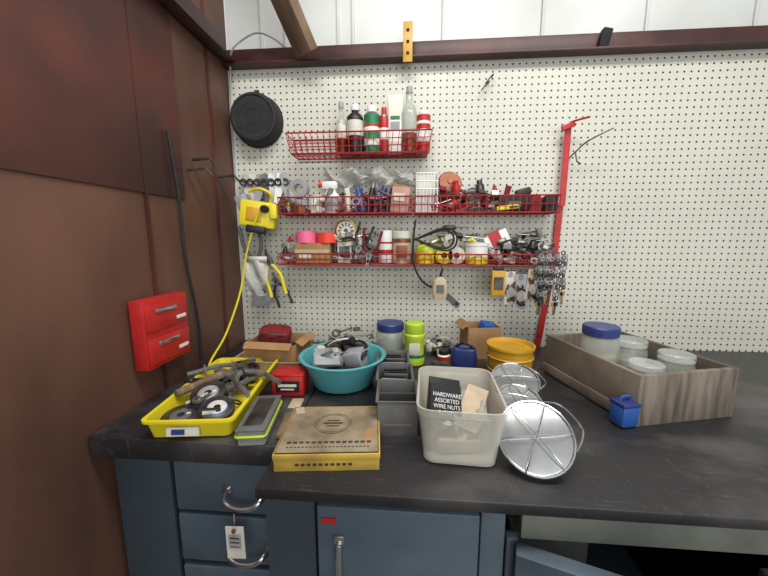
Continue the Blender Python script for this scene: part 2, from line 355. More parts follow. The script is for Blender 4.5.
clutter('socket_and_tool_assortment',.12,.34,-.09,-.04,.0,.075,44,[RED,BLK,BLKR,DSTEEL,STEEL,RED,GRAYP,REDD,LGRAY],(0,0,Z),(.03,.06))
b=B();b.box((0,0,.035),(.13,.04,.062),BLKR,bev=.014);b.cyl((-.06,0,.035),(-.09,0,.035),.016,.012,DSTEEL);b.box((.035,0,.076),(.06,.03,.03),BLK,rot=(0,-15,0),bev=.008);b.cyl((-.03,0,.06),(-.02,0,.10),.010,.012,REDD,10);b.box((.0,-.021,.03),(.05,.002,.02),GRAYP);b.done('black_air_tool',(.405,-.07,Z))
b=B();b.box((0,0,0),(.085,.014,.018),YEL,rot=(0,-6,0),bev=.004);b.box((-.05,0,-.006),(.03,.01,.014),BLK,rot=(0,-6,0));b.box((.02,-.008,.001),(.03,.003,.006),BLK,rot=(0,-6,0));b.done('utility_knife',(.375,-.104,Z+.016))
b=B()
for x,r in ((0,.03),(.062,.028)):b.lathe([(0,0),(r,0),(r,.05),(r*.8,.062),(0,.062)],BLKR if x else REDD,(x,0,0))
b.done('insulation_tape_rolls',(.485,-.065,Z))
# ------------------------------------------------------------------ shelf 3 left
Z=1.266
b=B();b.box((0,0,.042),(.148,.075,.084),CARD,bev=.002);b.box((0,-.0385,.05),(.148,.001,.014),TAN);b.box((-.03,-.039,.03),(.05,.001,.02),PAPER);b.done('cardboard_box',(-.405,-.064,Z))
b=B();b.ring(.044,.02,.034,PINK,core=TAN);b.ring(.0395,.02,.014,PINK,(0,0,.034),core=TAN);b.done('pink_tape_roll',(-.440,-.062,Z+.0845))
b=B();b.ring(.046,.02,.042,ORNG,core=TAN);b.done('orange_tape_roll',(-.347,-.062,Z+.0845))
b=B();b.lathe([(0,0),(.042,0),(.046,.005),(.046,.02),(.041,.022),(.039,.018),(0,.018)],BRS,(0,0,0),(90,0,0),ml=[BRS,BRS,BRS,BRS,BRS,WHTD])
for a in range(0,360,30): b.box((.026*math.cos(R(a)),-.019,.026*math.sin(R(a))),(.014,.002,.005),DSTEEL,rot=(0,-a,0))
b.cyl((0,-.018,0),(0,-.024,0),.009,.009,DSTEEL);b.done('brass_fan_gauge',(-.263,-.075,1.400))
b=B();b.box((0,0,.045),(.06,.05,.09),WHTD,bev=.004);b.lathe([(.018,.09),(.018,.10),(0,.10)],GRAYP);b.box((0,-.026,.05),(.045,.002,.04),GRAYP);b.done('plastic_bottle',(-.272,-.065,Z))
clutter('tool_and_bolt_pile',-.31,-.16,-.095,-.045,.0,.11,40,[STEEL,DSTEEL,GRAYP,WHTD,BLK,STEEL,WHT],(0,0,Z),(.028,.055))
clutter('small_clamp_pile',-.53,-.49,-.095,-.045,.0,.09,18,[STEEL,LGRAY,WHTD,RED,DSTEEL],(0,0,Z),(.025,.04))
b=B();pliers(b,(0,0,0),.85,170,REDD,0,22);b.done('needle_nose_pliers',(-.165,-.132,1.30),(0,0,0))
b=B();pliers(b,(0,0,0),.8,160,DSTEEL,0,16);b.done('slip_joint_pliers',(-.205,-.132,1.33))
can('white_spray_can',-.103,Z,.135,.029,[(WHT,.3),(RED,.42),(WHT,.6),(RED,.66),(WHT,.86)],nozzle=False,lid=WHT,topm=WHT)
text('10-18',.02,RED,bpy.data.objects['white_spray_can'],(0,-.0295,.05),(90,0,0))
b=B();b.lathe([(0,0),(.036,0),(.038,.004),(.038,.02),(.038,.085),(.036,.1),(.039,.104),(.039,.128),(.036,.131),(0,.131)],TAN,ml=[TAN,TAN,TAN,TAN,COP,WHTD,WHTD,WHTD,WHTD]);b.box((0,-.038,.05),(.045,.004,.05),COP,bev=.001);b.done('labelled_plastic_jar',(-.034,-.066,Z))
# ------------------------------------------------------------------ shelf 3 right
b=B();b.lathe([(0,0),(.036,0),(.038,.004),(.038,.055),(.032,.07),(.022,.078),(.022,.085),(0,.085)],YEL,ml=[YEL,YEL,YEL,NEON,YEL,BLK,BLK]);b.done('yellow_plastic_container',(.062,-.068,Z))
b=B()
for i,x in enumerate((0,.05)): b.ring(.034,.012,.05,[YEL,WHTD][i],(x,.025,.034),(90,0,0),core=YEL2)
b.ring(.03,.012,.045,WHTD,(.025,.02,.09),(90,0,0));b.done('teflon_tape_rolls',(.138,-.068,Z))
b=B();b.lathe([(0,0),(.044,0),(.046,.004),(.046,.03),(.046,.07),(.048,.072),(.048,.085),(0,.088)],WHT,ml=[YEL,YEL,YEL,WHT,WHT,WHT,WHT]);b.done('white_tub',(.272,-.066,Z))
b=B()
for k in range(2):
    P=[(.09+.08*math.cos(t/14*2*math.pi)+.012*k,-.129-.003*k,1.365+(.026+.01*k)*math.sin(t/14*2*math.pi)+.014*math.sin(t/14*4*math.pi)) for t in range(14)];b.tube(P,.004,BLKR,closed=True,smooth=3,seg=7)
b.tube([(.02,-.1,1.44),(.012,-.125,1.36),(.015,-.130,1.27),(.05,-.132,1.20),(.10,-.132,1.18),(.13,-.13,1.25)],.0045,BLKR,smooth=6,seg=7)
b.done('coiled_black_cable')
b=B();driver(b,(.15,-.08,1.385),(1,0,-.12),.15,BLK,.014);driver(b,(.13,-.07,1.41),(1,0,.05),.13,DSTEEL,.012);b.done('large_screwdriver')
b=B();b.box((0,0,.04),(.095,.04,.085),WHT,rot=(0,-28,0),bev=.002);b.box((-.008,-.021,.045),(.044,.003,.085),RED,rot=(0,-28,0));b.box((.030,-.021,.028),(.018,.003,.07),NAVY,rot=(0,-28,0));b.done('red_and_white_carton',(.355,-.062,Z+.045))
clutter('hose_clamp_assortment',.34,.54,-.095,-.045,.0,.11,56,[STEEL,DSTEEL,GRAYP,WHTD,BLKR,STEEL,DSTEEL],(0,0,Z),(.028,.06))
clutter('bits_and_keys_pile',.04,.26,-.095,-.045,.08,.11,16,[STEEL,DSTEEL,YEL,BLK,WHTD],(0,0,Z),(.022,.04))
# hanging below
b=B();b.tube([(0,0,.09),(0,-.004,.045)],.0015,STEEL);b.box((0,0,0),(.052,.02,.10),YEL2,bev=.005);b.box((0,-.011,.0),(.036,.002,.05),DSTEEL);b.box((0,0,.055),(.04,.012,.02),BLK,bev=.003);b.done('yellow_packet',(.345,-.135,1.195))
for i,(x,z,w,h,m) in enumerate([(.395,1.175,.045,.13,WHTD),(.435,1.16,.05,.14,LGRAY),(.478,1.19,.045,.12,TAN),(.52,1.18,.05,.13,GRAYP)]):
    b=B();b.box((0,.004,0),(w,.002,h),m,rot=(0,4*(i-1),0));b.lathe([(0,0),(w*.4,0),(w*.36,.012),(0,.014)],CLR,(0,.002,-.015),(90,0,0),sq=(1,1.2));b.ring(.008,.005,.002,STEEL,(0,.001,h/2-.01),(90,0,0),seg=12)
    for k in range(14): b.cyl((random.uniform(-.018,.018),-.003,random.uniform(-.055,.03)),(random.uniform(-.018,.018),-.008,random.uniform(-.055,.03)),.004,.003,[DSTEEL,BLK,COP][k%3],6)
    b.tube([(0,0,h/2),(0,-.004,1.262-z+.0)],.0012,STEEL,seg=5);b.done('blister_pack',(x,-.128-.004*i,z))
b=B()
for k in range(11):
    x=.485+.010*k;zz=1.315-.012*(k%3);n=7+(k*5)%6
    for j in range(n):
        b.ring(.009,.005,.003,STEEL if (k+j)%3 else DSTEEL,(x+.003*math.sin(j),-.150-.002*(k%2),zz-.015*j),(90,0,20*(j%3)),seg=10)
    b.prism([(-.008,0),(.008,0),(.009,-.014),(.003,-.018),(.003,-.05),(-.003,-.05),(-.003,-.018),(-.009,-.014)],.002,[STEEL,BRS,DSTEEL][k%3],(x,-.150,zz-.015*n),(90,8*(k%3-1),0))
b.done('key_and_chain_bunch')
b=B();b.loft([rr(.05,.02,.012,-.045),rr(.064,.028,.014,-.01),rr(.055,.028,.014,.03),rr(.02,.012,.006,.045)],TAN);b.box((0,-.015,0),(.03,.003,.03),GRAYP);b.tube([(0,0,.04),(.006,0,.07),(0,.0,.1)],.0015,BLK);b.done('hanging_tape_measure',(.118,-.155,1.175))
b=B();b.prism([(-.05,.025),(-.038,.044),(.056,-.038),(.044,-.056)],.004,GRAYP,(0,0,0),(90,0,0));b.cyl((-.035,-.003,.028),(-.035,-.006,.028),.006,.006,STEEL,10);b.cyl((.04,-.003,-.038),(.04,-.006,-.038),.006,.006,DARK,10);b.done('steel_bracket',(.165,-.012,1.125))
b=B();b.lathe([(0,.002),(.092,.002),(.104,.002),(.106,.008),(.102,.012),(.098,.055),(.092,.066),(.084,.068),(.080,.064),(0,.063)],BLKR,seg=48)
for r in (.03,.055): b.ring(r+.0015,r,.0015,BLK,(0,0,.063),seg=36)
b.box((0,.112,.01),(.02,.02,.006),BLKR,bev=.002)
o=b.done('cast_iron_pan',(-.643,-.010,1.855));o.rotation_euler=(R(90),0,R(3))
b=B()
for x,z in ((.30,1.975),(.315,2.0)): b.tube([(x,-.007,z),(x,-.03,z),(x-.01,-.035,z-.01),(x-.03,-.035,z-.035)],.0025,DSTEEL,smooth=3)
b.done('peg_hook')
b=B();b.tube([(.635,-.007,1.69),(.635,-.05,1.70),(.66,-.09,1.73),(.73,-.12,1.765)],.003,DSTEEL,smooth=4);b.tube([(.635,-.05,1.70),(.635,-.07,1.66),(.645,-.08,1.65)],.003,DSTEEL);b.done('peg_hook')
b=B();P=[(.607,-.05,1.80),(.606,-.025,1.5),(.598,-.020,1.25),(.562,-.020,.95),(.556,-.020,.905)]
for i in range(len(P)-1):
    a=Vector(P[i]);c=Vector(P[i+1]);dd=c-a;an=math.degrees(math.atan2(dd.x,dd.z))
    b.box((a+c)/2,(.024,.003,dd.length+.004),RED,rot=(0,an,0))
b.box((.60,-.052,1.795),(.05,.012,.02),RED,rot=(0,-20,0),bev=.003);b.tube([(.61,-.008,1.80),(.61,-.05,1.81),(.66,-.09,1.815)],.004,RED,smooth=3);b.done('red_strap')
# ------------------------------------------------------------------ left corner tools
b=B();b.box((0,0,0),(.14,.07,.105),YEL,rot=(0,8,12),bev=.010);b.box((.068,-.01,.01),(.03,.055,.06),YEL,rot=(0,0,12),bev=.008);b.box((-.005,-.037,.0),(.06,.008,.055),YEL2,rot=(0,8,12),bev=.003);b.box((.0,-.03,-.060),(.075,.05,.03),BLK,rot=(0,8,12),bev=.006);b.box((-.06,0,.05),(.05,.05,.06),LGRAY,rot=(0,-20,0),bev=.006)
b.cyl((.04,-.03,.02),(.04,-.048,.02),.016,.014,BLK);b.box((-.03,-.038,.035),(.03,.008,.012),BLK,rot=(0,8,12));b.tube([(.05,0,.05),(.06,-.02,.08),(.02,-.03,.10),(-.03,-.02,.09)],.006,YEL,smooth=4);b.done('yellow_cordless_tool',(-.622,-.105,1.465))
b=B()
for k in range(7):
    x=-.70+.03*k;b.tube([(x,-.01,1.60),(x,-.08,1.605)],.003,DSTEEL);b.prism([(-.014,.05),(.014,.055),(.018,-.02),(.004,-.075),(-.012,-.07)],.008,[STEEL,WHTD,LGRAY,DSTEEL,STEEL,WHT,LGRAY][k],(x,-.04-.004*k,1.585),(90,10*(k%3-1),20));b.ring(.016,.009,.006,DSTEEL,(x,-.065,1.60),(90,0,0),seg=14)
b.done('hanging_clamp_set')
b=B();pliers(b,(0,0,0),1.15,14,YEL,0,10);b.done('tin_snips',(-.592,-.10,1.27))
b=B();pliers(b,(0,0,0),1.25,-170,GRAYP,0,14);b.done('long_reach_pliers',(-.655,-.085,1.27))
b=B();b.prism([(-.03,.08),(.015,.09),(.055,-.02),(.02,-.07),(-.05,-.07)],.004,LGRAY,(0,0,0),(90,0,0));b.cyl((0,-.003,.06),(0,-.006,.06),.005,.005,DARK,8);b.box((.0,-.004,.0),(.03,.002,.03),NAVY);b.done('putty_knife_blade',(-.655,-.050,1.14))
b=B();b.sheet(lambda u,v:(-.045+.09*u,.010*math.sin(u*9+v*7)-.012*v*(1-v)*4,-.07+.15*v),14,14,BAG)
for k in range(14): b.cyl((random.uniform(-.03,.03),.004,random.uniform(-.06,.02)),(random.uniform(-.03,.03),.006,random.uniform(-.06,.02)),.004,.004,[STEEL,WHTD,DSTEEL][k%3],6)
b.box((0,-.002,.085),(.09,.004,.02),WHTD);b.done('hanging_parts_bag',(-.635,-.125,1.20),ang=180)
b=B();pliers(b,(0,0,0),.9,20,BLK,0,16);b.done('wire_cutters',(-.585,-.050,1.18))
b=B();b.tube([(-.60,-.155,1.48),(-.63,-.155,1.40),(-.665,-.15,1.30),(-.69,-.17,1.15),(-.715,-.25,1.0),(-.715,-.36,.93),(-.70,-.40,.905)],.004,YEL,smooth=8);b.done('yellow_cord')
b=B()
for y,z in ((-.14,1.61),(-.30,1.64),(-.33,1.60)): b.tube([(-.762,y,z),(-.70,y,z+.005),(-.68,y+.01,z-.02)],.005,DSTEEL)
b.done('wall_peg')
b=B();b.tube([(-.755,-.42,1.70),(-.752,-.40,1.5),(-.755,-.39,1.3),(-.752,-.36,1.1),(-.755,-.35,.93)],.005,BLKR,smooth=6);b.done('black_hose')
b=B();b.box((.020,-.09,.10),(.04,.18,.20),RED,bev=.004)
for z in (.05,.145):
    b.box((.042,-.09,z),(.008,.165,.075),RED,bev=.003);b.box((.048,-.10,z+.02),(.006,.08,.012),CHROME,bev=.002);b.box((.0475,-.04,z-.015),(.002,.04,.01),WHT)
b.done('red_metal_drawer_box',(-.762,-.450,1.0))
# ------------------------------------------------------------------ bench
b=B();b.box((.72,-.458,.8885),(2.02,.90,.023),BENCH,bev=.003)
b.box((-.530,-.395,.8725),(.472,.77,.053),BENCH,bev=.003);b.done('workbench_top')
b=B()
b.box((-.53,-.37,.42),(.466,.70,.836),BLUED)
for zc,h in ((.757,.145),(.605,.135),(.45,.14),(.24,.24)):
    b.box((-.435,-.735,zc),(.30,.02,h),BLUE,bev=.005)
    if zc>.3:
        z0=zc-.015;c=-.395
        b.tube([(c-.052,-.747,z0+.010),(c-.045,-.775,z0+.005),(c-.025,-.782,z0-.006),(c,-.784,z0-.009),(c+.025,-.782,z0-.006),(c+.045,-.775,z0+.005),(c+.052,-.747,z0+.010)],.0065,CHROME,smooth=5,seg=10,flat=.7)
        for sx in (-1,1): b.box((c+sx*.052,-.747,z0+.012),(.026,.006,.022),CHROME,bev=.003)
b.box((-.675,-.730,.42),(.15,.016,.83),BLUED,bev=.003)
for z in (.705,.55): b.box((-.315,-.747,z),(.045,.003,.016),LGRAY)
b.done('steel_drawer_cabinet')
b=B();b.tube([(0,0,.045),(.003,-.004,.06),(.0,.002,.075)],.0012,STEEL,seg=5);b.box((0,0,0),(.045,.002,.08),WHTD,rot=(-4,-3,0));b.box((0,-.0025,.005),(.03,.001,.035),LGRAY,rot=(-4,-3,0));b.ring(.005,.0025,.003,COP,(0,-.004,.035),(90,0,0),seg=12)
for k in range(3): b.box((0,-.0035,-.008+.011*k),(.022,.001,.003),INK)
b.done('paper_tag',(-.405,-.795,.655))
b=B()
b.box((-.048,-.44,.437),(.474,.84,.874),BLUED)
b.box((-.02,-.870,.42),(.32,.02,.850),BLUE,bev=.005);b.box((.165,-.868,.437),(.046,.02,.874),BLUE,bev=.003);b.box((-.235,-.868,.437),(.10,.018,.874),BLUED)
b.box((-.135,-.887,.72),(.014,.012,.10),CHROME,bev=.004);b.box((-.135,-.882,.775),(.022,.008,.02),CHROME,bev=.003)
b.box((-.155,-.8815,.815),(.03,.002,.012),RED)
for x in (-.168,.13): b.box((x,-.884,.30),(.008,.006,.05),STEEL)
b.done('steel_door_cabinet')
b=B()
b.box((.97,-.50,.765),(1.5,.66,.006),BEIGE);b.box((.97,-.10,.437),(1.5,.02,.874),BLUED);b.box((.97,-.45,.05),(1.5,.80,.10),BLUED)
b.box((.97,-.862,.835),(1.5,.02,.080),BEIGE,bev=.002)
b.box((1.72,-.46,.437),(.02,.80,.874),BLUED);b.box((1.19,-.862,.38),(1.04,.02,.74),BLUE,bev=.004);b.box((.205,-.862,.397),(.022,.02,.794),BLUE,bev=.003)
b.box((.45,-.5,.45),(.4,.6,.006),BLUED);b.box((.40,-.45,.52),(.22,.3,.13),GRAYP,bev=.006)
b.done('steel_storage_cabinet')
b=B();b.box((.2,0,.395),(.40,.018,.79),BLUE,bev=.004);b.box((.36,-.015,.6),(.012,.012,.1),CHROME,bev=.003);b.box((.2,-.002,.794),(.40,.03,.006),BLUE,bev=.002);b.done('cabinet_door',(.205,-.892,.0),(0,0,-18))
# ------------------------------------------------------------------ bench objects
T=.9002
b=B();w,d,h=.215,.19,.038
b.box((0,0,h*.5),(w,d,h),BOXY,bev=.0015);b.box((0,0,h+.0004),(w*.97,d*.95,.002),BOXB)
b.box((0,0,h-.006),(w+.003,d+.003,.012),BOXY,bev=.001)
b.ring(.042,.0405,.0008,INK,(.0,.015,h+.0012),seg=40);b.ring(.036,.0352,.0008,INK,(.0,.015,h+.0012),seg=40)
b.box((0,.015,h+.0016),(.045,.006,.0006),INK);b.box((0,.026,h+.0016),(.03,.004,.0006),INK);b.box((0,.004,h+.0016),(.03,.004,.0006),INK)
for k in range(14): b.box((-.084+.013*k,-.058,h+.0016),(.009,.007,.0006),INK)
for k in range(22): b.box((-.084+.008*k,-.074,h+.0016),(.005,.003,.0006),INK)
b.box((-.09,.075,h+.0016),(.02,.03,.0006),TAN,rot=(0,0,20));b.box((.085,-.03,h+.0016),(.018,.05,.0006),CARD,rot=(0,0,-12))
for k in range(10): b.box((-.06+.012*k,-d/2-.002,h*.42),(.008,.001,.005),INK)
b.done('yellow_cardboard_box',(-.174,-.757,T),(0,0,6))
for i,y in enumerate((-.660,-.538,-.416)):
    b=B();w,d,h,t=.098,.118,.088,.003
    b.box((0,0,t/2),(w*.92,d,t),GRAYP);b.box((0,-d/2+t/2,h*.5),(w,t,h),GRAYP,bev=.001);b.box((0,d/2-t/2,h*.5),(w,t,h),GRAYP,bev=.001)
    for sx in (-1,1): b.box((sx*(w/2-t/2),0,h*.5),(t,d,h),GRAYP,bev=.001)
    for sx in (-1,1): b.box((sx*(w/2),0,h-.002),(.008,d,.004),GRAYP,bev=.001)
    b.box((0,-d/2,h-.002),(w+.006,.003,.004),GRAYP,bev=.001)
    b.box((0,-d/2-.0005,h*.3),(w*.7,.002,.006),GRAYP,bev=.0005)
    if i==0: b.box((0,.02,h*.45),(w*.94,.002,h*.8),GRAYP,rot=(12,0,0))
    else:
        for k in range(5): b.box((random.uniform(-.01,.01),-.036+.017*k,h*.52),(w*.7,.004,h*.85),[LGRAY,BLK,GRAYP,DSTEEL,BLK][k],rot=(8,0,random.uniform(-5,5)),bev=.001)
    b.done('gray_parts_bin',(-.028-.012*i,y,T),(0,0,3))
b=B();W0,D0,W1,D1,h=.150,.195,.180,.232,.132
rings=[rr(W0-.02,D0-.02,.02,0),rr(W0,D0,.024,.006),rr(W1-.006,D1-.006,.028,h*.86),rr(W1,D1,.03,h*.88),rr(W1+.004,D1+.004,.032,h),rr(W1-.006,D1-.006,.027,h),rr(W1-.010,D1-.010,.027,h*.88),rr(W0-.006,D0-.006,.022,.009),rr(W0-.02,D0-.02,.02,.006)]
b.loft(rings,BINW)
b.done('frosted_storage_bin',(.113,-.722,T),(0,0,-3))
b=B();b.loft([rr(.075,.010,.003,0),rr(.08,.022,.006,.03),rr(.078,.018,.006,.08),rr(.078,.003,.001,.12)],BLK)
b.box((0,-.0135,.055),(.074,.002,.1),BLK,rot=(-5,0,0));b.box((.0,-.0155,.008),(.04,.002,.006),RED)
o=b.done('black_parts_pouch',(.076,-.775,T+.045),(-30,14,16))
text('HARDWARE\nASSORTED\nWIRE NUTS\n& CLIPS',.0125,WHT,o,(0,-.0165,.062),(88,0,0))
b=B()
def cr(u,v,s,hh,ph):
    return ((u-.5)*s,(v-.5)*s*1.2,hh+.022*math.sin(u*9+ph)*math.cos(v*8)+.009*math.sin(u*23+v*17+ph))
b.sheet(lambda u,v:cr(u,v,.12,.06,0),16,16,PAPER);b.sheet(lambda u,v:cr(u,v,.12,.078,2),16,16,BAG)
b.box((.03,-.01,.085),(.05,.13,.003),TAN,rot=(20,12,-20));b.box((.03,.03,.06),(.04,.08,.03),CARD,rot=(12,10,30),bev=.002)
b.box((-.02,.05,.06),(.06,.05,.06),WHTD,rot=(10,10,10),bev=.002);b.box((-.01,-.01,.03),(.10,.13,.03),TAN,rot=(4,3,8),bev=.004);b.done('crumpled_paper_packaging',(.116,-.715,T))
b=B();b.lathe([(0,.001),(.085,.001),(.095,.004),(.118,.06),(.130,.088),(.140,.092),(.141,.096),(.138,.098),(.128,.095),(.114,.062),(.09,.009),(0,.007)],TEAL,seg=56);b.done('turquoise_wash_basin',(-.215,-.43,T))
b=B()
b.box((-.045,-.02,.075),(.09,.065,.05),CLR,rot=(10,8,25),bev=.004);b.box((-.045,-.02,.07),(.07,.05,.03),GRAYP,rot=(10,8,25));b.box((-.04,-.055,.09),(.08,.05,.006),LGRAY,rot=(28,8,25),bev=.002)
b.box((.045,-.02,.08),(.06,.05,.06),LGRAY,rot=(12,-14,-20),bev=.005);b.box((.03,.05,.075),(.08,.06,.06),BLK,rot=(0,10,10),bev=.006);b.box((-.04,.055,.08),(.06,.05,.05),DSTEEL,rot=(10,0,-30),bev=.004)
b.box((0,0,.04),(.14,.14,.04),BLKR,bev=.01)
b.tube([(-.06,.04,.10),(-.03,.02,.125),(.01,.03,.13),(.04,.05,.12),(.03,.06,.10)],.003,WHTD,smooth=5);b.tube([(.07,-.05,.09),(.08,0,.115),(.05,.04,.12),(0,.06,.11)],.004,BLKR,smooth=5)
b.cyl((-.03,.06,.09),(.03,.03,.125),.016,.014,BLK);b.cyl((-.07,-.05,.09),(-.02,-.055,.115),.006,.006,STEEL)
b.done('power_adapters_and_gadgets',(-.215,-.43,T+.008))
clutter('loose_wires_and_parts',-.06,.06,-.06,.06,.085,.095,12,[GRAYP,BLK,LGRAY,DSTEEL,STEEL,WHTD],(-.215,-.43,T+.01),(.02,.032),0,True)
b=B();w,d,h=.205,.405,.05
b.loft([rr(w-.03,d-.03,.012,0),rr(w-.02,d-.02,.014,.002),rr(w-.004,d-.004,.016,h-.008),rr(w+.012,d+.012,.02,h-.006),rr(w+.012,d+.012,.02,h),rr(w-.006,d-.006,.015,h),rr(w-.024,d-.024,.012,.005)],YEL)
b.box((-.01,-d/2-.002,h*.45),(.075,.003,.022),WHTD,rot=(-8,0,0));b.box((-.02,-d/2-.004,h*.45),(.03,.003,.012),NAVY,rot=(-8,0,0))
b.done('yellow_tray',(-.540,-.572,T),(0,0,7))
def wheel(name,x,y,z,r,rx,ry,lab=(BLU,LGRAY)):
    b=B();b.lathe([(0,0),(r,0),(r,.010),(r*.62,.010),(r*.55,.012),(r*.36,.0122),(r*.2,.012),(r*.2,.004),(0,.004)],BLKR,ml=[BLKR,BLKR,DSTEEL,lab[0],lab[1],lab[1],CHROME,DARK]);b.box((r*.38,0,.0128),(r*.2,r*.12,.001),WHT)
    b.done(name,(x,y,z),(rx,ry,20))
wheel('grinding_wheel',-.572,-.715,T+.018,.046,8,-2,(DSTEEL,GRAYP));wheel('grinding_wheel',-.492,-.690,T+.030,.042,18,6,(BLU,WHTD));wheel('grinding_wheel',-.545,-.640,T+.044,.045,20,-4,(GRAYP,LGRAY))
b=B();wrench(b,(-.50,-.59,T+.05),.2,.016,(4,0,60));wrench(b,(-.56,-.52,T+.045),.2,.016,(0,4,30),DSTEEL);wrench(b,(-.53,-.50,T+.055),.18,.013,(4,0,110));b.done('open_end_wrench')
b=B();pliers(b,(0,0,0),1.1,-40,GRAYP,-84,24);b.done('channel_pliers',(-.55,-.47,T+.065))
b=B();pliers(b,(0,0,0),1.2,50,STEEL,-86,18);b.done('locking_pliers',(-.51,-.53,T+.07))
b=B();b.cyl((-.09,0,0),(.05,0,.006),.011,.012,WOOD,10);b.cyl((.055,-.045,.006),(.055,.04,.006),.014,.011,STEEL,12);b.done('ball_peen_hammer',(-.585,-.58,T+.055),(0,0,65))
clutter('loose_steel_hardware',-.055,.055,-.14,.145,.008,.020,44,[DSTEEL,STEEL,DSTEEL,GRAYP,WHTD,BLKR,LGRAY],(-.540,-.572,T+.004),(.03,.055),7,True)
b=B();b.loft([rr(.235,.19,.015,0),rr(.25,.205,.018,.045),rr(.255,.21,.018,.048),rr(.243,.198,.016,.048),rr(.23,.185,.014,.004)],TAN);b.done('tan_plastic_tray',(-.495,-.30,T))
b=B();w,d,h,t=.19,.15,.095,.004
b.box((0,0,t/2),(w,d,t),CARD)
for sx in (-1,1): b.box((sx*w/2,0,h/2),(t,d,h),CARD);b.box((0,sx*d/2,h/2),(w,t,h),CARD)
b.box((0,-d/2-.012,h-.002),(w*.9,.03,.003),CARD,rot=(35,0,0));b.box((w/2+.012,0,h+.004),(.03,d*.9,.003),CARD,rot=(0,30,0))
b.box((0,0,h*.4),(w*.9,d*.9,h*.5),BLKR,bev=.01)
b.done('open_cardboard_box',(-.485,-.295,T+.0055),(0,0,-4))
b=B();b.loft([rr(.10,.09,.02,0),rr(.115,.10,.03,.02),rr(.11,.095,.03,.045),rr(.08,.06,.02,.055)],REDD);b.tube([(-.04,-.045,.05),(-.01,-.055,.056),(.04,-.045,.05)],.003,BLK,smooth=4);b.done('red_zip_pouch',(-.50,-.29,T+.088),(12,4,12))
b=B();b.box((0,0,.032),(.095,.07,.064),RED,bev=.005);b.box((0,0,.066),(.097,.072,.008),RED,bev=.003);b.box((0,-.036,.032),(.07,.002,.034),BLK);b.box((0,-.0375,.036),(.055,.001,.008),WHTD);b.box((0,-.0375,.024),(.04,.001,.004),WHTD);b.done('red_tin_box',(-.362,-.512,T),(0,0,4))
b=B();w,d,h=.062,.165,.036
b.loft([rr(w,d,.008,0),rr(w,d,.008,h)],CLR);b.box((0,0,h),(w+.006,d+.006,.005),GRAYP,bev=.002);b.box((0,0,h+.003),(w*.7,d*.8,.002),DSTEEL,bev=.001);b.tube(rr(w+.006,d+.006,.008,h*.6),.003,NEON,closed=True);b.box((0,0,h*.35),(w*.86,d*.9,h*.5),DSTEEL,bev=.003)
for k in range(4): b.box((0,-.06+.04*k,h*.45),(w*.9,.003,h*.75),GRAYP)
b.done('clear_organizer_box',(-.372,-.70,T),(0,0,9))
b=B();b.prism([(-.006,-.10),(.006,-.10),(.010,-.03),(.016,0),(-.016,0),(-.010,-.03)],.008,WOOD,(0,0,.006),(0,0,0));b.box((0,.012,.006),(.036,.026,.012),STEEL,bev=.002);b.box((0,.052,.006),(.034,.06,.010),TAN,top=(1,1),bev=.003);b.done('paint_brush',(-.312,-.655,T-.0),(0,0,4))
b=B();b.lathe([(0,0),(.054,0),(.057,.004),(.057,.095),(.05,.108),(.05,.112)],GLS);b.lathe([(.053,.108),(.055,.11),(.055,.134),(.052,.138),(0,.138)],NAVY,seg=40);b.lathe([(0,.003),(.052,.004),(.052,.06),(0,.065)],DSTEEL);b.done('glass_jar_with_blue_lid',(-.075,-.17,T))
b=B();b.lathe([(0,0),(.036,0),(.039,.004),(.039,.03),(.036,.04),(.036,.09),(.04,.10),(.04,.115),(.036,.12)],NEON,ml=[NEON]*3+[GRN]+[NEON]*4);b.lathe([(.036,.12),(.037,.122),(.036,.155),(.03,.16),(0,.162)],NEON);b.box((0,-.0365,.065),(.04,.004,.045),WHTD,bev=.001);b.done('neon_green_wipes_bottle',(.020,-.245,T))
b=B();b.lathe([(0,0),(.064,0),(.068,.004),(.069,.03),(.073,.033),(.070,.036),(.072,.075),(.076,.078),(.073,.081),(.073,.108),(.078,.109),(.078,.117),(.073,.117),(.068,.106),(0,.104)],YEL2,seg=44)
b.tube([(-.075,0,.085),(-.082,-.03,.06),(-.052,-.074,.045),(0,-.088,.04),(.052,-.074,.045),(.082,-.03,.06),(.075,0,.085)],.002,DSTEEL,smooth=5)
b.ring(.045,.043,.003,YEL2,(0,0,.104));b.done('yellow_metal_pail',(.342,-.345,T))
b=B();w,d,h,t=.13,.10,.125,.003
for sx in (-1,1): b.box((sx*w/2,0,h/2),(t,d,h),CARD);b.box((0,sx*d/2,h/2),(w,t,h),CARD)
b.box((0,0,t),(w,d,t),CARD);b.box((-w/2-.012,0,h+.008),(.034,d,.003),CARD,rot=(0,-40,0));b.box((0,.0,h*.7),(w*.8,d*.8,.02),BLK,rot=(5,5,10),bev=.004);b.box((.02,-.01,h*.9),(.05,.04,.05),BLU,rot=(20,10,10),bev=.004);b.done('cardboard_carton',(.285,-.13,T),(0,0,10))
b=B();b.loft([rr(.085,.05,.015,0),rr(.095,.06,.02,.03),rr(.085,.05,.018,.065),rr(.06,.012,.005,.08)],NAVY);b.tube([(-.03,-.01,.075),(0,-.03,.095),(.035,-.01,.07)],.004,BLK,smooth=4);b.done('blue_tool_pouch',(.205,-.255,T),(0,0,-12))
b=B();b.box((0,0,.02),(.075,.05,.04),BLK,bev=.004);b.box((-.0,0,.045),(.06,.04,.012),DSTEEL,rot=(0,8,0),bev=.002);b.box((.0,-.026,.02),(.05,.002,.018),TAN);b.done('small_black_case',(.11,-.37,T),(0,0,14))
b=B();b.lathe([(0,0),(.022,0),(.022,.05),(.018,.055),(.018,.07),(0,.07)],RED,ml=[RED,RED,WHT,BLK,BLK]);b.done('small_red_bottle',(.125,-.29,T))
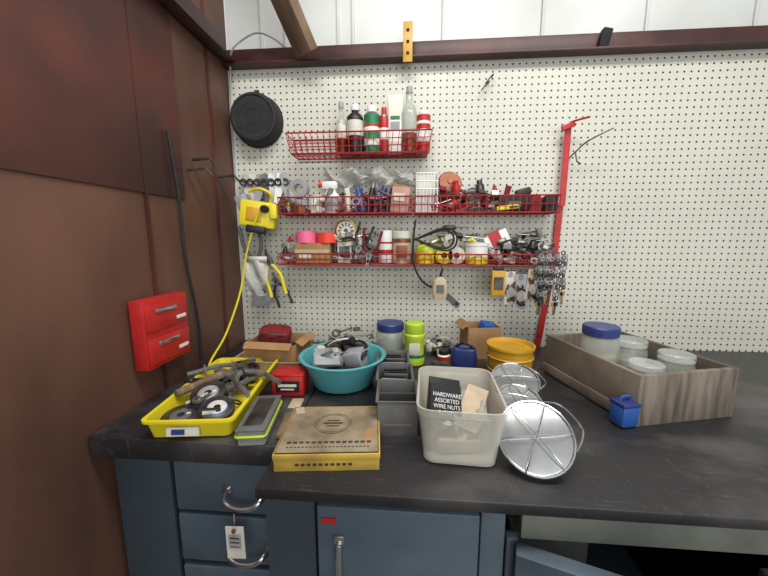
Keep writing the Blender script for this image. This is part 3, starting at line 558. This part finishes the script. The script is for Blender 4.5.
clutter('bench_odds_and_ends',.07,.17,-.20,-.08,.0,.05,26,[BLK,GRAYP,WHTD,RED,TAN,STEEL,BLK],(0,0,T),(.03,.055))
clutter('spare_parts_heap',-.33,-.18,-.2,-.06,.0,.08,22,[BLK,GRAYP,REDD,TAN,DSTEEL,BLK],(0,0,T),(.03,.055))
def worklight(name,loc,rot,r=.068,bail=True):
    b=B()
    b.lathe([(0,-.055),(.016,-.055),(.018,-.04),(r*.6,-.032),(r*.9,-.01),(r,.0),(r*1.04,.002),(r*1.04,.009),(r*.97,.010)],CHROME,seg=44)
    b.lathe([(r*.97,.009),(r*.93,.002),(r*.8,-.006),(r*.5,-.016),(r*.22,-.021),(0,-.021)],GLASSLENS,seg=44)
    b.lathe([(0,-.021),(r*.16,-.02),(r*.2,-.008),(r*.14,.002),(0,.005)],GLS,seg=20)
    for k in range(36):
        a=2*math.pi*k/36;b.tube([(r*.22*math.cos(a),r*.22*math.sin(a),-.0205),(r*.5*math.cos(a),r*.5*math.sin(a),-.0155),(r*.8*math.cos(a),r*.8*math.sin(a),-.0055),(r*.95*math.cos(a),r*.95*math.sin(a),.005)],.0012,GLASSLENS if k%2 else GRAYP,seg=4)
    for q,zq in ((.5,-.0165),(.8,-.0065)): b.ring(r*q+.0012,r*q,.0015,GRAYP,(0,0,zq),seg=36)
    b.tube([(r*1.05*math.cos(t/20*2*math.pi),r*1.05*math.sin(t/20*2*math.pi),.010) for t in range(20)],.003,CHROME,closed=True,smooth=2)
    for k in range(3):
        a=math.pi*k/3+.3;b.tube([(r*1.07*math.cos(a),r*1.07*math.sin(a),.012),(r*.7*math.cos(a),r*.7*math.sin(a),.024),(0,0,.028),(-r*.7*math.cos(a),-r*.7*math.sin(a),.024),(-r*1.07*math.cos(a),-r*1.07*math.sin(a),.012)],.0013,CHROME,smooth=4,seg=5)
    if bail: b.tube([(r*1.08,-.01,.01),(r*1.28,.02,.0),(r*1.28,r*.7,-.01),(r*.7,r*1.22,-.01),(0,r*1.08,.0)],.0022,CHROME,smooth=5)
    return b.done(name,loc,rot)
worklight('reflector_work_light',(.262,-.798,.9+.060),(46,4,-14),.069)
worklight('reflector_work_light',(.278,-.650,.9+.060),(22,-8,30),.050)
worklight('reflector_work_light',(.300,-.540,.9+.066),(26,6,-20),.060)
b=B();w,d,h,t=.30,.36,.135,.014
for sx in (-1,1): b.box((sx*(w/2-t/2),0,h/2),(t,d,h),GWOOD,bev=.002);b.box((0,sx*(d/2-t/2),h/2),(w-2*t,t,h),GWOOD,bev=.002)
b.box((0,0,t/2),(w-2*t,d-2*t,t),GWOOD);b.box((-w/2-.003,0,.02),(.006,d,.03),GWOOD,bev=.001)
b.done('wooden_crate',(.67,-.425,T),(0,0,14))
for i,(x,y,r,h,m) in enumerate([(.600,-.395,.054,.185,NAVY),(.72,-.35,.05,.13,LGRAY),(.665,-.51,.045,.11,LGRAY),(.765,-.48,.045,.13,LGRAY)]):
    b=B();b.lathe([(0,0),(r*.95,0),(r,.004),(r,h*.72),(r*.88,h*.82),(r*.88,h*.86)],GLS);b.lathe([(r*.92,h*.84),(r*.95,h*.85),(r*.95,h*.98),(r*.9,h),(0,h)],m if i==0 else CLR,seg=36);b.lathe([(0,.003),(r*.9,.004),(r*.9,h*.5),(0,h*.53)],[TAN,WHTD,STEEL,COP][i]);b.done('screw_top_jar',(x,y,T+.015))
b=B();b.box((0,0,.03),(.05,.045,.055),BLU,bev=.008);b.box((0,0,.06),(.05,.046,.01),NAVY,bev=.003);b.tube([(-.015,0,.063),(-.012,0,.076),(.012,0,.076),(.015,0,.063)],.003,BLU,smooth=3);b.done('blue_plastic_case',(.545,-.625,T),(0,0,15))
# ------------------------------------------------------------------ lights
def area(name,loc,rot,sx,sy,e,col=(1,1,1)):
    l=bpy.data.lights.new(name,'AREA');l.shape='RECTANGLE';l.size=sx;l.size_y=sy;l.energy=e;l.color=col
    o=bpy.data.objects.new(name,l);bpy.context.collection.objects.link(o);o.location=loc;o.rotation_euler=[R(a) for a in rot]
area('overhead_fill_light',(.3,-1.2,2.92),(8,0,0),1.8,.4,42,(1,.98,.95))  # added overhead fill, out of view; no ceiling fixture is known here
area('doorway_daylight',(.9,-3.6,2.1),(76,0,12),3,1.6,40,(.98,.99,1))
w=bpy.data.worlds.new('World');bpy.context.scene.world=w;w.use_nodes=True
w.node_tree.nodes['Background'].inputs[0].default_value=(.96,.98,1,1);w.node_tree.nodes['Background'].inputs[1].default_value=.7
# ------------------------------------------------------------------ camera
cd=bpy.data.cameras.new('camera');cam=bpy.data.objects.new('camera',cd);bpy.context.collection.objects.link(cam)
cd.sensor_width=36;cd.lens=330/768*36;cd.clip_start=.02
cam.location=(0,-1.45,1.37);cam.rotation_euler=(R(90-8.6),0,R(4.5))
sc=bpy.context.scene;sc.camera=cam
try:
    sc.view_settings.view_transform='Standard';sc.view_settings.look='None'
except Exception: pass
